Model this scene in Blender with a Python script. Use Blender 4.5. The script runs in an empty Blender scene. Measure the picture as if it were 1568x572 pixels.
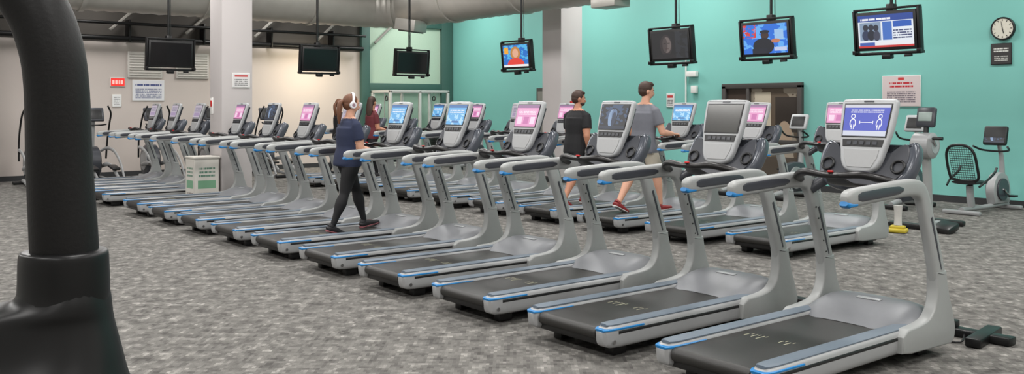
import bpy, bmesh, math, random
from mathutils import Matrix, Vector
random.seed(4)
scene=bpy.context.scene
try:
    scene.view_settings.view_transform='Standard'
except Exception: pass

def lin(c):
    out=[]
    for x in c[:3]:
        x=x/255.0
        out.append(x/12.92 if x<=0.04045 else ((x+0.055)/1.055)**2.4)
    return (out[0],out[1],out[2],1.0)

MC={}
def M(name,col,rough=0.5,metal=0.0,var=0.06,bump=0.0,scale=30.0,emit=0.0,spec=None):
    if name in MC: return MC[name]
    m=bpy.data.materials.new(name); m.use_nodes=True
    nt=m.node_tree; p=nt.nodes['Principled BSDF']
    p.inputs['Roughness'].default_value=rough
    p.inputs['Metallic'].default_value=metal
    if spec is not None: p.inputs['Specular IOR Level'].default_value=spec
    tc=nt.nodes.new('ShaderNodeTexCoord')
    nz=nt.nodes.new('ShaderNodeTexNoise'); nz.inputs['Scale'].default_value=scale; nz.inputs['Detail'].default_value=3
    nt.links.new(tc.outputs['Object'],nz.inputs['Vector'])
    mx=nt.nodes.new('ShaderNodeMix'); mx.data_type='RGBA'
    c=lin(col)
    mx.inputs[6].default_value=(c[0]*(1-var),c[1]*(1-var),c[2]*(1-var),1)
    mx.inputs[7].default_value=(min(1,c[0]*(1+var)),min(1,c[1]*(1+var)),min(1,c[2]*(1+var)),1)
    nt.links.new(nz.outputs['Fac'],mx.inputs[0])
    nt.links.new(mx.outputs[2],p.inputs['Base Color'])
    if bump>0:
        b=nt.nodes.new('ShaderNodeBump'); b.inputs['Strength'].default_value=bump; b.inputs['Distance'].default_value=0.01
        nt.links.new(nz.outputs['Fac'],b.inputs['Height']); nt.links.new(b.outputs['Normal'],p.inputs['Normal'])
    if emit>0:
        p.inputs['Emission Color'].default_value=c; p.inputs['Emission Strength'].default_value=emit
    MC[name]=m
    return m

def painter(name,base,shapes,emit=0.0,rough=0.4):
    """procedural flat artwork on 0..1 UV"""
    if name in MC: return MC[name]
    m=bpy.data.materials.new(name); m.use_nodes=True
    nt=m.node_tree; N=nt.nodes; L=nt.links; p=N['Principled BSDF']
    p.inputs['Roughness'].default_value=rough
    uv=N.new('ShaderNodeUVMap'); uv.uv_map='UVMap'
    sp=N.new('ShaderNodeSeparateXYZ'); L.new(uv.outputs[0],sp.inputs[0])
    def math_(op,a,b=None):
        n=N.new('ShaderNodeMath'); n.operation=op
        for i,v in enumerate((a,b)):
            if v is None: continue
            if isinstance(v,(int,float)): n.inputs[i].default_value=v
            else: L.new(v,n.inputs[i])
        return n.outputs[0]
    X,Y=sp.outputs[0],sp.outputs[1]
    rgb=N.new('ShaderNodeRGB'); rgb.outputs[0].default_value=lin(base); cur=rgb.outputs[0]
    for s in shapes:
        if s[0] in('r','t','n'):
            _,x0,y0,x1,y1,col=s[:6]
            k=math_('MULTIPLY',math_('MULTIPLY',math_('GREATER_THAN',X,x0),math_('LESS_THAN',X,x1)),
                    math_('MULTIPLY',math_('GREATER_THAN',Y,y0),math_('LESS_THAN',Y,y1)))
            if s[0]=='t':
                n=s[6]
                yy=math_('MULTIPLY',math_('SUBTRACT',Y,y0),n/(y1-y0))
                fr=math_('FRACT',yy)
                k=math_('MULTIPLY',k,math_('LESS_THAN',fr,0.55))
                cb=N.new('ShaderNodeCombineXYZ'); L.new(math_('MULTIPLY',X,n*7.0/(y1-y0)*0.5),cb.inputs[0]); L.new(math_('MULTIPLY',math_('FLOOR',yy),7.3),cb.inputs[1])
                nz=N.new('ShaderNodeTexNoise'); nz.inputs['Scale'].default_value=1.0; L.new(cb.outputs[0],nz.inputs['Vector'])
                k=math_('MULTIPLY',k,math_('GREATER_THAN',nz.outputs['Fac'],0.43))
            if s[0]=='n':
                nz=N.new('ShaderNodeTexNoise'); nz.inputs['Scale'].default_value=s[6]; L.new(uv.outputs[0],nz.inputs['Vector'])
                k=math_('MULTIPLY',k,math_('GREATER_THAN',nz.outputs['Fac'],0.52))
        else:
            _,cx,cy,rx,ry,col=s[:6]
            a=math_('DIVIDE',math_('SUBTRACT',X,cx),rx); b=math_('DIVIDE',math_('SUBTRACT',Y,cy),ry)
            k=math_('LESS_THAN',math_('ADD',math_('MULTIPLY',a,a),math_('MULTIPLY',b,b)),1.0)
        mx=N.new('ShaderNodeMix'); mx.data_type='RGBA'
        L.new(k,mx.inputs[0]); L.new(cur,mx.inputs[6]); mx.inputs[7].default_value=lin(col); cur=mx.outputs[2]
    if emit>0:
        p.inputs['Base Color'].default_value=(0.02,0.02,0.02,1)
        L.new(cur,p.inputs['Emission Color']); p.inputs['Emission Strength'].default_value=emit
    else:
        L.new(cur,p.inputs['Base Color'])
    MC[name]=m
    return m

def cr(pts,k=6):
    """catmull-rom resample of tuples"""
    out=[]; n=len(pts); d=len(pts[0])
    for i in range(n-1):
        p0=pts[max(i-1,0)];p1=pts[i];p2=pts[i+1];p3=pts[min(i+2,n-1)]
        for j in range(k):
            t=j/k
            out.append(tuple(0.5*((2*p1[a])+(-p0[a]+p2[a])*t+(2*p0[a]-5*p1[a]+4*p2[a]-p3[a])*t*t+(-p0[a]+3*p1[a]-3*p2[a]+p3[a])*t**3) for a in range(d)))
    out.append(tuple(pts[-1]))
    return out

class B:
    def __init__(s):
        s.v=[];s.f=[];s.m=[];s.uv={};s.slots=[];s.X=Matrix.Identity(4)
    def mi(s,mat):
        if mat not in s.slots: s.slots.append(mat)
        return s.slots.index(mat)
    def add(s,vs,fs,mat,X=None):
        o=len(s.v); T=s.X if X is None else s.X@X
        for v in vs: s.v.append(tuple(T@Vector(v)))
        k=s.mi(mat)
        for f in fs: s.f.append([i+o for i in f]); s.m.append(k)
    def quad(s,a,b,c,d,mat,X=None):
        s.add([a,b,c,d],[(0,1,2,3)],mat,X); s.uv[len(s.f)-1]=[(0,0),(1,0),(1,1),(0,1)]
    def bm(s,bm,mat,X=None):
        bm.verts.ensure_lookup_table(); bm.verts.index_update()
        s.add([v.co[:] for v in bm.verts],[[v.index for v in f.verts] for f in bm.faces],mat,X); bm.free()
    def rbox(s,c,sz,mat,r=0.01,rot=(0,0,0),seg=2):
        bm=bmesh.new(); bmesh.ops.create_cube(bm,size=1.0)
        for v in bm.verts: v.co=Vector((v.co.x*sz[0],v.co.y*sz[1],v.co.z*sz[2]))
        r=min(r,min(sz)*0.45)
        if r>0: bmesh.ops.bevel(bm,geom=bm.edges[:],offset=r,segments=seg,profile=0.5,affect='EDGES')
        R=Matrix.Translation(c)@Matrix.Rotation(rot[2],4,'Z')@Matrix.Rotation(rot[1],4,'Y')@Matrix.Rotation(rot[0],4,'X')
        s.bm(bm,mat,R)
    def plate(s,outline,t,mat,X,r=0.01,seg=2):
        bm=bmesh.new()
        f=bm.faces.new([bm.verts.new((p[0],p[1],0)) for p in outline])
        e=bmesh.ops.extrude_face_region(bm,geom=[f])
        for v in e['geom']:
            if isinstance(v,bmesh.types.BMVert): v.co.z-=t
        bmesh.ops.recalc_face_normals(bm,faces=bm.faces[:])
        if r>0:
            bm.edges.ensure_lookup_table()
            ed=[q for q in bm.edges if abs(q.verts[0].co.z-q.verts[1].co.z)<1e-6]
            bmesh.ops.bevel(bm,geom=ed,offset=min(r,t*0.45),segments=seg,profile=0.5,affect='EDGES')
        s.bm(bm,mat,X)
    def sweep(s,pts,rads,mat,side=(1,0,0),n=12,p=2.0,cap=True,X=None,flat=False):
        vs=[];fs=[];m=len(pts); P=[Vector(q) for q in pts]; sd=Vector(side)
        for i in range(m):
            T=(P[min(i+1,m-1)]-P[max(i-1,0)])
            if T.length<1e-9: T=Vector((0,0,1))
            T.normalize()
            if flat: T=Vector((0,0,1))
            S=sd-T*sd.dot(T)
            if S.length<1e-4: S=Vector((0,1,0))-T*T.y
            S.normalize(); Nn=T.cross(S)
            r=rads[i]
            if isinstance(r,(int,float)): r=(r,r)
            for k in range(n):
                a=2*math.pi*(k+0.5)/n; c_,s_=math.cos(a),math.sin(a)
                c2=math.copysign(abs(c_)**(2/p),c_); s2=math.copysign(abs(s_)**(2/p),s_)
                vs.append(P[i]+S*(r[0]*c2)+Nn*(r[1]*s2))
        for i in range(m-1):
            for k in range(n):
                fs.append((i*n+k,i*n+(k+1)%n,(i+1)*n+(k+1)%n,(i+1)*n+k))
        if cap:
            fs.append(tuple(range(n-1,-1,-1))); fs.append(tuple(range((m-1)*n,m*n)))
        s.add(vs,fs,mat,X)
    def ssweep(s,pr,mat,k=5,**kw):
        q=cr(pr,k)
        s.sweep([a[:3] for a in q],[tuple(a[3:5]) if len(a)>4 else a[3] for a in q],mat,**kw)
    def ell(s,c,r,mat,X=None,n=16,m=10):
        vs=[(c[0],c[1],c[2]+r[2])];fs=[]
        for i in range(1,m):
            th=math.pi*i/m
            for k in range(n):
                a=2*math.pi*k/n
                vs.append((c[0]+r[0]*math.sin(th)*math.cos(a),c[1]+r[1]*math.sin(th)*math.sin(a),c[2]+r[2]*math.cos(th)))
        vs.append((c[0],c[1],c[2]-r[2]))
        for k in range(n): fs.append((0,1+k,1+(k+1)%n))
        for i in range(m-2):
            for k in range(n):
                a=1+i*n;b=a+n
                fs.append((a+k,b+k,b+(k+1)%n,a+(k+1)%n))
        a=1+(m-2)*n; l=len(vs)-1
        for k in range(n): fs.append((a+k,l,a+(k+1)%n))
        s.add(vs,fs,mat,X)
    def cyl(s,a,b,r,mat,n=16):
        s.sweep([a,b],[r,r],mat,side=(1,0,0) if abs(Vector(b).x-Vector(a).x)<abs((Vector(b)-Vector(a)).length)*0.7 else (0,0,1),n=n)
    def torus(s,c,R,r,mat,X=None,n=28,axis='X'):
        pts=[]
        for i in range(n+1):
            a=2*math.pi*i/n
            if axis=='X': pts.append((c[0],c[1]+R*math.cos(a),c[2]+R*math.sin(a)))
            elif axis=='Y': pts.append((c[0]+R*math.cos(a),c[1],c[2]+R*math.sin(a)))
            else: pts.append((c[0]+R*math.cos(a),c[1]+R*math.sin(a),c[2]))
        sd={'X':(1,0,0),'Y':(0,1,0),'Z':(0,0,1)}[axis]
        s.sweep(pts,[r]*len(pts),mat,side=sd,n=8,cap=False,X=X)
    def mesh(s,name,angle=38,recalc=True):
        me=bpy.data.meshes.new(name); me.from_pydata(s.v,[],s.f)
        for m in s.slots: me.materials.append(m)
        me.polygons.foreach_set('material_index',s.m)
        if s.uv:
            ul=me.uv_layers.new(name='UVMap')
            for fi,u in s.uv.items():
                pl=me.polygons[fi]
                for j,li in enumerate(pl.loop_indices): ul.data[li].uv=u[j]
        if recalc:
            bm=bmesh.new(); bm.from_mesh(me)
            bmesh.ops.recalc_face_normals(bm,faces=bm.faces[:]); bm.to_mesh(me); bm.free()
        me.polygons.foreach_set('use_smooth',[True]*len(me.polygons))
        try: me.set_sharp_from_angle(angle=math.radians(angle))
        except Exception: pass
        me.update()
        return me
    def obj(s,name,loc=(0,0,0),rz=0.0,**kw):
        o=bpy.data.objects.new(name,s.mesh(name,**kw)); scene.collection.objects.link(o)
        o.location=loc; o.rotation_euler=(0,0,rz); return o

# ------------------------------------------------------------ materials
silver=M('silver_paint',(158,159,160),0.42,0.15,0.03)
silver2=M('upright_silver',(154,156,155),0.46,0.1,0.03)
hoodg=M('hood_grey',(120,122,126),0.45,0.1,0.04)
bluegrey=M('foot_rail_bluegrey',(98,109,120),0.55,0.0,0.06)
litegrey=M('console_light_grey',(170,172,174),0.42,0.1,0.02)
darkgrey=M('console_dark_grey',(60,62,68),0.3,0.0,0.05)
bowl=M('dash_gloss_grey',(78,82,90),0.22,0.1,0.05)
blackp=M('black_plastic',(20,20,21),0.4,0,0.1)
rubber=M('belt_rubber',(40,39,37),0.45,0,0.12,bump=0.15,scale=180)
blue=M('blue_accent',(24,118,180),0.4)
grip=M('grip_black',(22,20,20),0.35)
red=M('stop_red',(190,25,25),0.4)
chrome=M('chrome',(190,190,190),0.18,0.9)
white=M('white_paint',(225,225,222),0.5)
beltmark=M('belt_marking',(176,174,150),0.7)
black_m=M('black_metal',(14,14,15),0.38,0.2)

def screen(kind):
    W=(240,240,245)
    if kind=='pink': return painter('screen_pink',(226,150,196),[('r',0,0.86,1,1,(150,110,150)),('t',0.1,0.55,0.9,0.8,(250,235,245),4),('r',0.08,0.12,0.3,0.45,(240,210,230)),('r',0.38,0.12,0.62,0.45,(200,110,170)),('r',0.7,0.12,0.92,0.45,(240,215,235))],1.0)
    if kind=='blue': return painter('screen_blue',(92,170,225),[('r',0,0.86,1,1,(60,110,170)),('t',0.1,0.6,0.9,0.8,W,2),('n',0.0,0.0,1,0.55,(170,215,245),4),('r',0.3,0.1,0.7,0.2,(60,110,170))],1.0)
    if kind=='info': return painter('screen_info',(70,84,190),[('r',0,0.9,1,1,(205,205,215)),('r',0,0,1,0.16,(205,210,225)),('t',0.14,0.74,0.86,0.86,W,2),
        ('e',0.2,0.62,0.05,0.075,W),('e',0.2,0.62,0.032,0.05,(70,84,190)),('e',0.2,0.4,0.07,0.15,W),('e',0.2,0.4,0.05,0.12,(70,84,190)),('r',0.17,0.2,0.23,0.36,W),('r',0.185,0.2,0.215,0.36,(70,84,190)),
        ('e',0.8,0.62,0.05,0.075,W),('e',0.8,0.62,0.032,0.05,(70,84,190)),('e',0.8,0.4,0.07,0.15,W),('e',0.8,0.4,0.05,0.12,(70,84,190)),('r',0.77,0.2,0.83,0.36,W),('r',0.785,0.2,0.815,0.36,(70,84,190)),
        ('r',0.34,0.42,0.66,0.44,W),('r',0.34,0.38,0.36,0.48,W),('r',0.64,0.38,0.66,0.48,W)],1.0)
    if kind=='movie': return painter('screen_movie',(14,18,30),[('n',0.0,0.2,1,1,(50,72,104),5),('e',0.42,0.45,0.13,0.36,(128,152,184)),('e',0.5,0.62,0.1,0.2,(90,112,146)),('e',0.5,0.4,0.08,0.3,(36,48,72)),('r',0,0,1,0.12,(30,40,60))],1.0)
    if kind=='grey': return painter('screen_dim',(196,186,200),[('t',0.1,0.5,0.9,0.85,(120,110,140),4),('r',0.1,0.12,0.9,0.4,(170,150,185))],0.8)
    return M('screen_off',(72,72,70),0.15)

# ------------------------------------------------------------ treadmill
def treadmill_mesh():
    b=B()
    scr=screen('blue'); b.mi(scr)  # slot 0 = display
    for s in (-1,1):
        secs=[(-0.0,.03,.030,.160),(.012,.05,.048,.162),(.05,.062,.062,.165),(.12,.066,.066,.165),(1.30,.066,.066,.165),(1.55,.07,.07,.165),(1.75,.072,.08,.165)]
        b.sweep([(s*.335,q[0],q[3]-.008) for q in secs],[(q[1],q[2]+.008) for q in secs],silver,side=(1,0,0),n=20,p=4)
        tp=[(.03,.03),(.06,.046),(.12,.052),(1.35,.052),(1.5,.045)]
        b.sweep([(s*.332,q[0],.229) for q in tp],[(q[1],.009) for q in tp],bluegrey,n=12,p=3)
        b.sweep([(s*.397,.10,.183),(s*.397,1.6,.183)],[(.0065,.012),(.0065,.012)],blackp,n=8)
        ac=[(-.006,.036,.200),(.006,.052,.203),(.04,.066,.205),(.13,.0695,.205),(.33,.0695,.203)]
        b.sweep([(s*.335,q[0],q[2]) for q in ac],[(q[1],.0085) for q in ac],blue,n=16,p=4)
        b.rbox((s*.25,.22,.045),(.08,.12,.08),blackp,.01)
        b.cyl((s*.405,.06,.13),(s*.398,.06,.13),.014,chrome,10)
        prof=cr([(1.36,.236),(1.52,.246),(1.63,.270),(1.695,.33),(1.722,.42),(1.722,.50),(1.716,.55)],4)+cr([(1.842,.55),(1.856,.48),(1.885,.38),(1.925,.28),(1.96,.17),(1.945,.095)],4)+[(1.90,.07),(1.4,.085),(1.30,.10),(1.30,.2)]
        X=Matrix(((0,0,1,s*.40+.0385),(1,0,0,0),(0,1,0,0),(0,0,0,1)))
        b.plate(prof,.077,silver2,X,r=.012,seg=3)
        path=[(1.845,.30,.035,.068),(1.80,.46,.0365,.066),(1.775,.54,.037,.066),(1.70,.76,.034,.060),(1.61,.99,.032,.055),(1.56,1.065,.034,.056),(1.49,1.092,.037,.054),(1.38,1.098,.038,.053),(1.18,1.092,.038,.052),(.95,1.082,.038,.052),(.79,1.074,.038,.052),(.735,1.066,.034,.042),(.715,1.063,.020,.022)]
        q=cr(path,4)
        b.sweep([(s*.40,a[0],a[1]) for a in q],[(a[2],a[3]) for a in q],silver2,side=(1,0,0),n=20,p=3.6)
        for o in (-1,1):
            pq=[(1.775,.56),(1.72,.72),(1.655,.90)]
            b.sweep([(s*.40+o*.0335,a[0],a[1]) for a in pq],[(.0035,.010)]*3,darkgrey,n=8,p=4)
        for k in range(5):
            t=k/4; b.cyl((s*.40-s*.028,1.79-.12*t-.05,.58+.32*t),(s*.40-s*.038,1.79-.12*t-.05,.58+.32*t),.006,blackp,8)
        for o in (-1,1):
            pq=[(.80,1.078,.016),(.84,1.080,.028),(1.1,1.09,.029),(1.25,1.094,.024),(1.3,1.096,.010)]
            b.sweep([(s*.40+o*.037,a[0],a[1]) for a in pq],[(.005,a[2]) for a in pq],darkgrey,n=12,p=3)
        b.sweep([(s*.40,.709,1.046),(s*.40,.73,1.036),(s*.40,.80,1.036)],[(.026,.014),(.0375,.018),(.038,.011)],blue,n=14,p=3)
        b.ssweep([(s*.385,1.58,1.03,.03,.04),(s*.30,1.64,1.10,.03,.04),(s*.15,1.70,1.19,.03,.05),(0,1.72,1.25,.03,.05)],darkgrey,side=(0,1,0),n=10)
    prof=[(.05,.12)]+[(.05-.04*math.sin(a),.165-.04*math.cos(a)) for a in [i*math.pi/8 for i in range(0,9)]]+[(1.5,.205),(1.5,.125)]
    X=Matrix(((0,0,1,.275),(1,0,0,0),(0,1,0,0),(0,0,0,1)))
    b.plate(prof,.55,rubber,X,r=.004,seg=1)
    b.rbox((0,.9,.11),(.60,1.5,.11),blackp,.01)
    b.rbox((0,.07,.12),(.62,.05,.07),blackp,.015)
    b.rbox((0,1.70,.085),(.66,.40,.10),blackp,.02)
    for s in (-1,1): b.rbox((s*.3,1.75,.03),(.06,.12,.06),blackp,.01)
    for i in range(5):
        x=-.2+.05*i+ (0.09 if i>2 else 0)
        b.rbox((x,.62+.01*(i%2),.2058),(.006,.05+.02*(i%3),.0008),beltmark,0)
        b.rbox((x+.02,.66,.2058),(.004,.03,.0008),beltmark,0)
    ys=cr([(1.36,.208,.300),(1.42,.232,.33),(1.50,.268,.372),(1.62,.308,.372),(1.74,.325,.372),(1.84,.312,.372),(1.925,.25,.372),(1.955,.16,.36),(1.945,.08,.35)],3)
    vs=[];fs=[];nx=25
    for (y,z,w) in ys:
        for i in range(nx):
            t=-1+2*i/(nx-1); d=abs(t)**7
            vs.append((w*t,y-.03*t*t,max(.07,z-.07*d)))
    m=len(ys)
    for j in range(m-1):
        for i in range(nx-1): fs.append((j*nx+i,j*nx+i+1,(j+1)*nx+i+1,(j+1)*nx+i))
    b.add(vs,fs,hoodg)
    b.rbox((0,1.67,.321),(.17,.035,.006),litegrey,.002,rot=(math.radians(8),0,0))
    tilt=math.radians(28)
    def face(y,z,t):
        c,s_=math.cos(t),math.sin(t)
        return Matrix(((1,0,0,0),(0,s_,-c,y),(0,c,s_,z),(0,0,0,1)))
    half=[(0,-.03),(.14,-.028),(.25,.0),(.32,.07),(.345,.18),(.34,.27),(.312,.325),(.26,.31),(.2,.25)]
    sm=cr(half,4)
    out=sm+[(-p[0],p[1]) for p in sm[::-1] if p[0]>1e-6]
    b.plate(out,.11,bowl,face(1.535,1.09,tilt),r=.04,seg=4)
    inn=[(p[0]*.86,p[1]*.84+.018) for p in out]
    b.plate(inn,.012,darkgrey,face(1.529,1.095,tilt),r=.004,seg=1)
    for s in (-1,1):
        b.torus((s*.25,.13,0.004),.042,.008,blackp,X=face(1.523,1.095,tilt),axis='Z')
    b.ssweep([(-.37,1.44,1.105,.022,.028),(-.31,1.33,1.14,.026,.034),(-.2,1.25,1.172,.026,.032),(-.07,1.23,1.162,.022,.03),(.07,1.23,1.162,.022,.03),(.2,1.25,1.172,.026,.032),(.31,1.33,1.14,.026,.034),(.37,1.44,1.105,.022,.028)],grip,side=(0,0,1),n=12)
    b.rbox((0,1.235,1.164),(.13,.06,.035),grip,.012)
    b.rbox((0,1.212,1.186),(.035,.025,.012),red,.005)
    b.ssweep([(0,1.25,1.15,.06,.014),(0,1.35,1.10,.10,.014),(0,1.52,1.08,.14,.014)],grip,side=(1,0,0),n=10)
    t2=math.radians(17); F=face(1.54,1.19,t2)
    half=[(0,-.025),(.06,-.022),(.112,0),(.142,.05),(.157,.12),(.175,.20),(.19,.30),(.198,.44),(.192,.467),(.178,.478),(.1,.482),(0,.483)]
    sm=cr(half,3); out=sm+[(-p[0],p[1]) for p in sm[::-1] if p[0]>1e-4]
    out=[p for i,p in enumerate(out) if i==0 or (abs(p[0]-out[i-1][0])+abs(p[1]-out[i-1][1]))>1e-4]
    b.plate(out,.05,litegrey,F,r=.016,seg=3)
    b.plate([(-.13,.0),(.13,.0),(.165,.43),(-.165,.43)],.04,darkgrey,F@Matrix.Translation((0,0,-.05)),r=.015)
    b.plate([(-.160,.212),(.160,.212),(.173,.445),(-.173,.445)],.006,blackp,F@Matrix.Translation((0,0,.004)),r=.002,seg=1)
    b.quad((-.152,.22,.0055),(.152,.22,.0055),(.165,.437,.0055),(-.165,.437,.0055),scr,X=F)
    b.plate([(-.14,.148),(.14,.148),(.148,.198),(-.148,.198)],.006,blackp,F@Matrix.Translation((0,0,.004)),r=.002,seg=1)
    b.plate([(-.085,.008),(.085,.008),(.118,.075),(.125,.13),(-.125,.13),(-.118,.075)],.006,silver,F@Matrix.Translation((0,0,.004)),r=.002,seg=1)
    for i in range(5): b.plate([(-.11+.046*i,.16),(-.08+.046*i,.16),(-.08+.046*i,.184),(-.11+.046*i,.184)],.004,darkgrey,F@Matrix.Translation((0,0,.008)),r=0)
    b.plate([(-.035,.455),(.035,.455),(.035,.465),(-.035,.465)],.003,darkgrey,F@Matrix.Translation((0,0,.003)),r=0)
    return b.mesh('treadmill')
TM=treadmill_mesh()
def treadmill(x,y,kind):
    o=bpy.data.objects.new('treadmill',TM); scene.collection.objects.link(o); o.location=(x,y,0)
    o.material_slots[0].link='OBJECT'; o.material_slots[0].material=screen(kind)
S1=1.177
kinds=['info','off','movie','pink','blue','blue','grey','pink','movie','pink']
for n in range(10): treadmill(-S1*n,0,kinds[n])
for i,x in enumerate((-12.42,-13.62,-14.8)): treadmill(x,0,['grey','grey','grey'][i])
k2=['pink','pink','blue','off','pink','grey','pink','blue','blue','pink']
for n in range(10): treadmill(-2.72-1.2*n,4.1,k2[n])

# ------------------------------------------------------------ room
def slab(name,x0,x1,y0,y1,z0,z1,mat):
    b=B(); b.rbox(((x0+x1)/2,(y0+y1)/2,(z0+z1)/2),(x1-x0,y1-y0,z1-z0),mat,0); return b.obj(name)
def carpet():
    m=bpy.data.materials.new('carpet'); m.use_nodes=True; nt=m.node_tree;N=nt.nodes;L=nt.links;p=N['Principled BSDF']
    p.inputs['Roughness'].default_value=0.95
    try: p.inputs['Specular IOR Level'].default_value=0.1
    except Exception: pass
    tc=N.new('ShaderNodeTexCoord')
    mp=N.new('ShaderNodeMapping'); mp.inputs['Rotation'].default_value=(0,0,math.radians(-51)); L.new(tc.outputs['Object'],mp.inputs['Vector'])
    mp2=N.new('ShaderNodeMapping'); mp2.inputs['Scale'].default_value=(9.5,8,1); L.new(mp.outputs[0],mp2.inputs['Vector'])
    sn=N.new('ShaderNodeVectorMath'); sn.operation='SNAP'; sn.inputs[1].default_value=(0.2,0.3,1); L.new(mp2.outputs[0],sn.inputs[0])
    n1=N.new('ShaderNodeTexNoise'); n1.inputs['Scale'].default_value=1.0; n1.inputs['Detail'].default_value=5; n1.inputs['Roughness'].default_value=0.74; L.new(sn.outputs[0],n1.inputs['Vector'])
    r=N.new('ShaderNodeValToRGB'); L.new(n1.outputs['Fac'],r.inputs[0])
    e=r.color_ramp.elements; e[0].position=0.35; e[0].color=lin((78,76,74)); e[1].position=0.67; e[1].color=lin((154,151,146))
    a=e.new(0.46); a.color=lin((100,98,95)); a=e.new(0.56); a.color=lin((118,116,112))
    n2=N.new('ShaderNodeTexNoise'); n2.inputs['Scale'].default_value=140; L.new(tc.outputs['Object'],n2.inputs['Vector'])
    mx=N.new('ShaderNodeMix'); mx.data_type='RGBA'; mx.blend_type='OVERLAY'; mx.inputs[0].default_value=0.35
    L.new(r.outputs[0],mx.inputs[6]); L.new(n2.outputs['Fac'],mx.inputs[7]); L.new(mx.outputs[2],p.inputs['Base Color'])
    bp=N.new('ShaderNodeBump'); bp.inputs['Strength'].default_value=0.3; bp.inputs['Distance'].default_value=0.004
    L.new(n2.outputs['Fac'],bp.inputs['Height']); L.new(bp.outputs[0],p.inputs['Normal'])
    return m
teal=M('teal_paint',(124,191,182),0.6,0,0.02,scale=2)
beige=M('beige_paint',(192,182,176),0.7,0,0.03,scale=2)
beige2=M('offwhite_paint',(190,188,184),0.7,0,0.03,scale=2)
darkceil=M('dark_ceiling',(74,70,66),0.9,0,0.2,scale=1.5)
dgreen=M('dark_green_paint',(62,96,88),0.6)
pgreen=M('pale_green_panel',(178,200,180),0.6)
basem=M('baseboard_dark',(45,46,48),0.6)
WX=-18.6; WY=11.25
slab('floor',WX-.2,8.2,-9.2,WY+.2,-.1,0,carpet())
slab('ceiling',WX-.2,8.2,-9.2,WY+.2,5.0,5.1,darkceil)
slab('wall_back',WX-.2,8.2,WY,WY+.2,0,5.0,teal)
slab('wall_left',WX-.2,WX,-9.2,WY,0,3.05,beige)
slab('wall_left_upper',WX-.2,WX,-9.2,WY,3.05,5.0,darkceil)
slab('wall_right',8,8.2,-9.2,WY,0,5.0,beige2)
slab('wall_front',WX,8,-9.2,-9.0,0,5.0,beige2)
slab('baseboard_back',WX,8,WY-.02,WY,0,.11,basem)
slab('baseboard_left',WX,WX+.02,-9,WY-.02,0,.11,basem)
b=B()
for (y0,y1,z0,z1) in ((8.25,8.5,0,4.2),(10.85,11.23,0,4.2),(8.5,10.85,2.0,2.22),(8.5,10.85,3.8,4.2),):
    b.rbox((WX+.06,(y0+y1)/2,(z0+z1)/2),(.12,y1-y0,z1-z0),dgreen,.004)
b.obj('trim_1')
slab('window_1',WX,WX+.03,8.5,10.85,2.22,3.8,pgreen)
slab('window_2',WX,WX+.03,8.5,10.85,.12,2.0,M('pale_green_low',(150,176,160),.5))
colm=M('column_paint',(192,186,185),0.65,0,0.02,scale=3)
def column(x,y,w,name='column'):
    b=B(); b.rbox((x,y,2.5),(w,w,5.0),colm,.012); b.rbox((x,y,.06),(w+.03,w+.03,.12),basem,.006); return b.obj(name)
column(-11.5,1.86,.52); column(-11.25,9.0,.6)
b=B(); b.rbox((-17.9,-1.0,2.5),(.6,.9,5.0),M('column_grey',(112,110,110),.6),.01); b.obj('column')
b=B(); stl=M('steel_beam',(98,92,86),.6)
for i in range(12):
    y=-6+1.5*i; b.rbox((-16.4,y,4.75),(4.3,.09,.28),stl,.005)
for i in range(9):
    y=-5+1.7*i
    b.sweep([(-18.4,y,3.3),(-18.3,y+1.5,4.7)],[.035,.035],M('brace_white',(150,146,140),.6),n=6)
b.obj('ceiling_beams')
b=B()
b.cyl((-18.35,-8.9,3.12),(-18.35,8.2,3.12),.06,black_m,12)
b.cyl((-18.2,-8.9,3.45),(-18.2,8.2,3.45),.035,black_m,10)
for i in range(10): b.rbox((-18.42,-8+1.7*i,3.3),(.3,.04,.5),black_m,.004)
b.obj('ceiling_pipe')
galv=M('galvanized_duct',(178,175,168),0.42,0.35,0.10,scale=4)
b=B(); pts=[]
for i in range(0,140): pts.append((6-i*.15,7.6,3.96))
x0=pts[-1][0]; R=.9
for i in range(1,12):
    a=i/12*math.pi/2; pts.append((x0-R*math.sin(a),7.6-R+R*math.cos(a),3.96))
y0=7.6-R
for i in range(0,104): pts.append((x0-R,y0-i*.15,3.96))
P=[];Rr=[]
for i,p in enumerate(pts):
    P.append(p);Rr.append(.515 if i%2==0 else .497)
b.sweep(P,Rr,galv,side=(0,0,1),n=32)
for i in range(0,len(pts),16): 
    a=Vector(pts[i]); c=Vector(pts[min(i+1,len(pts)-1)]); d=(c-a).normalized()*.04
    b.sweep([tuple(a-d),tuple(a+d)],[.54,.54],galv,side=(0,0,1),n=32)
b.rbox((-14.3,7.15,3.42),(.55,.5,.26),galv,.02,rot=(0,.15,.4)); b.rbox((-14.3,7.15,3.28),(.42,.4,.04),M('grille_dark',(90,90,88),.5),.005,rot=(0,.15,.4))
b.rbox((-8.3,7.5,3.42),(.6,.4,.16),galv,.02)
b.obj('air_duct')

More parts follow.
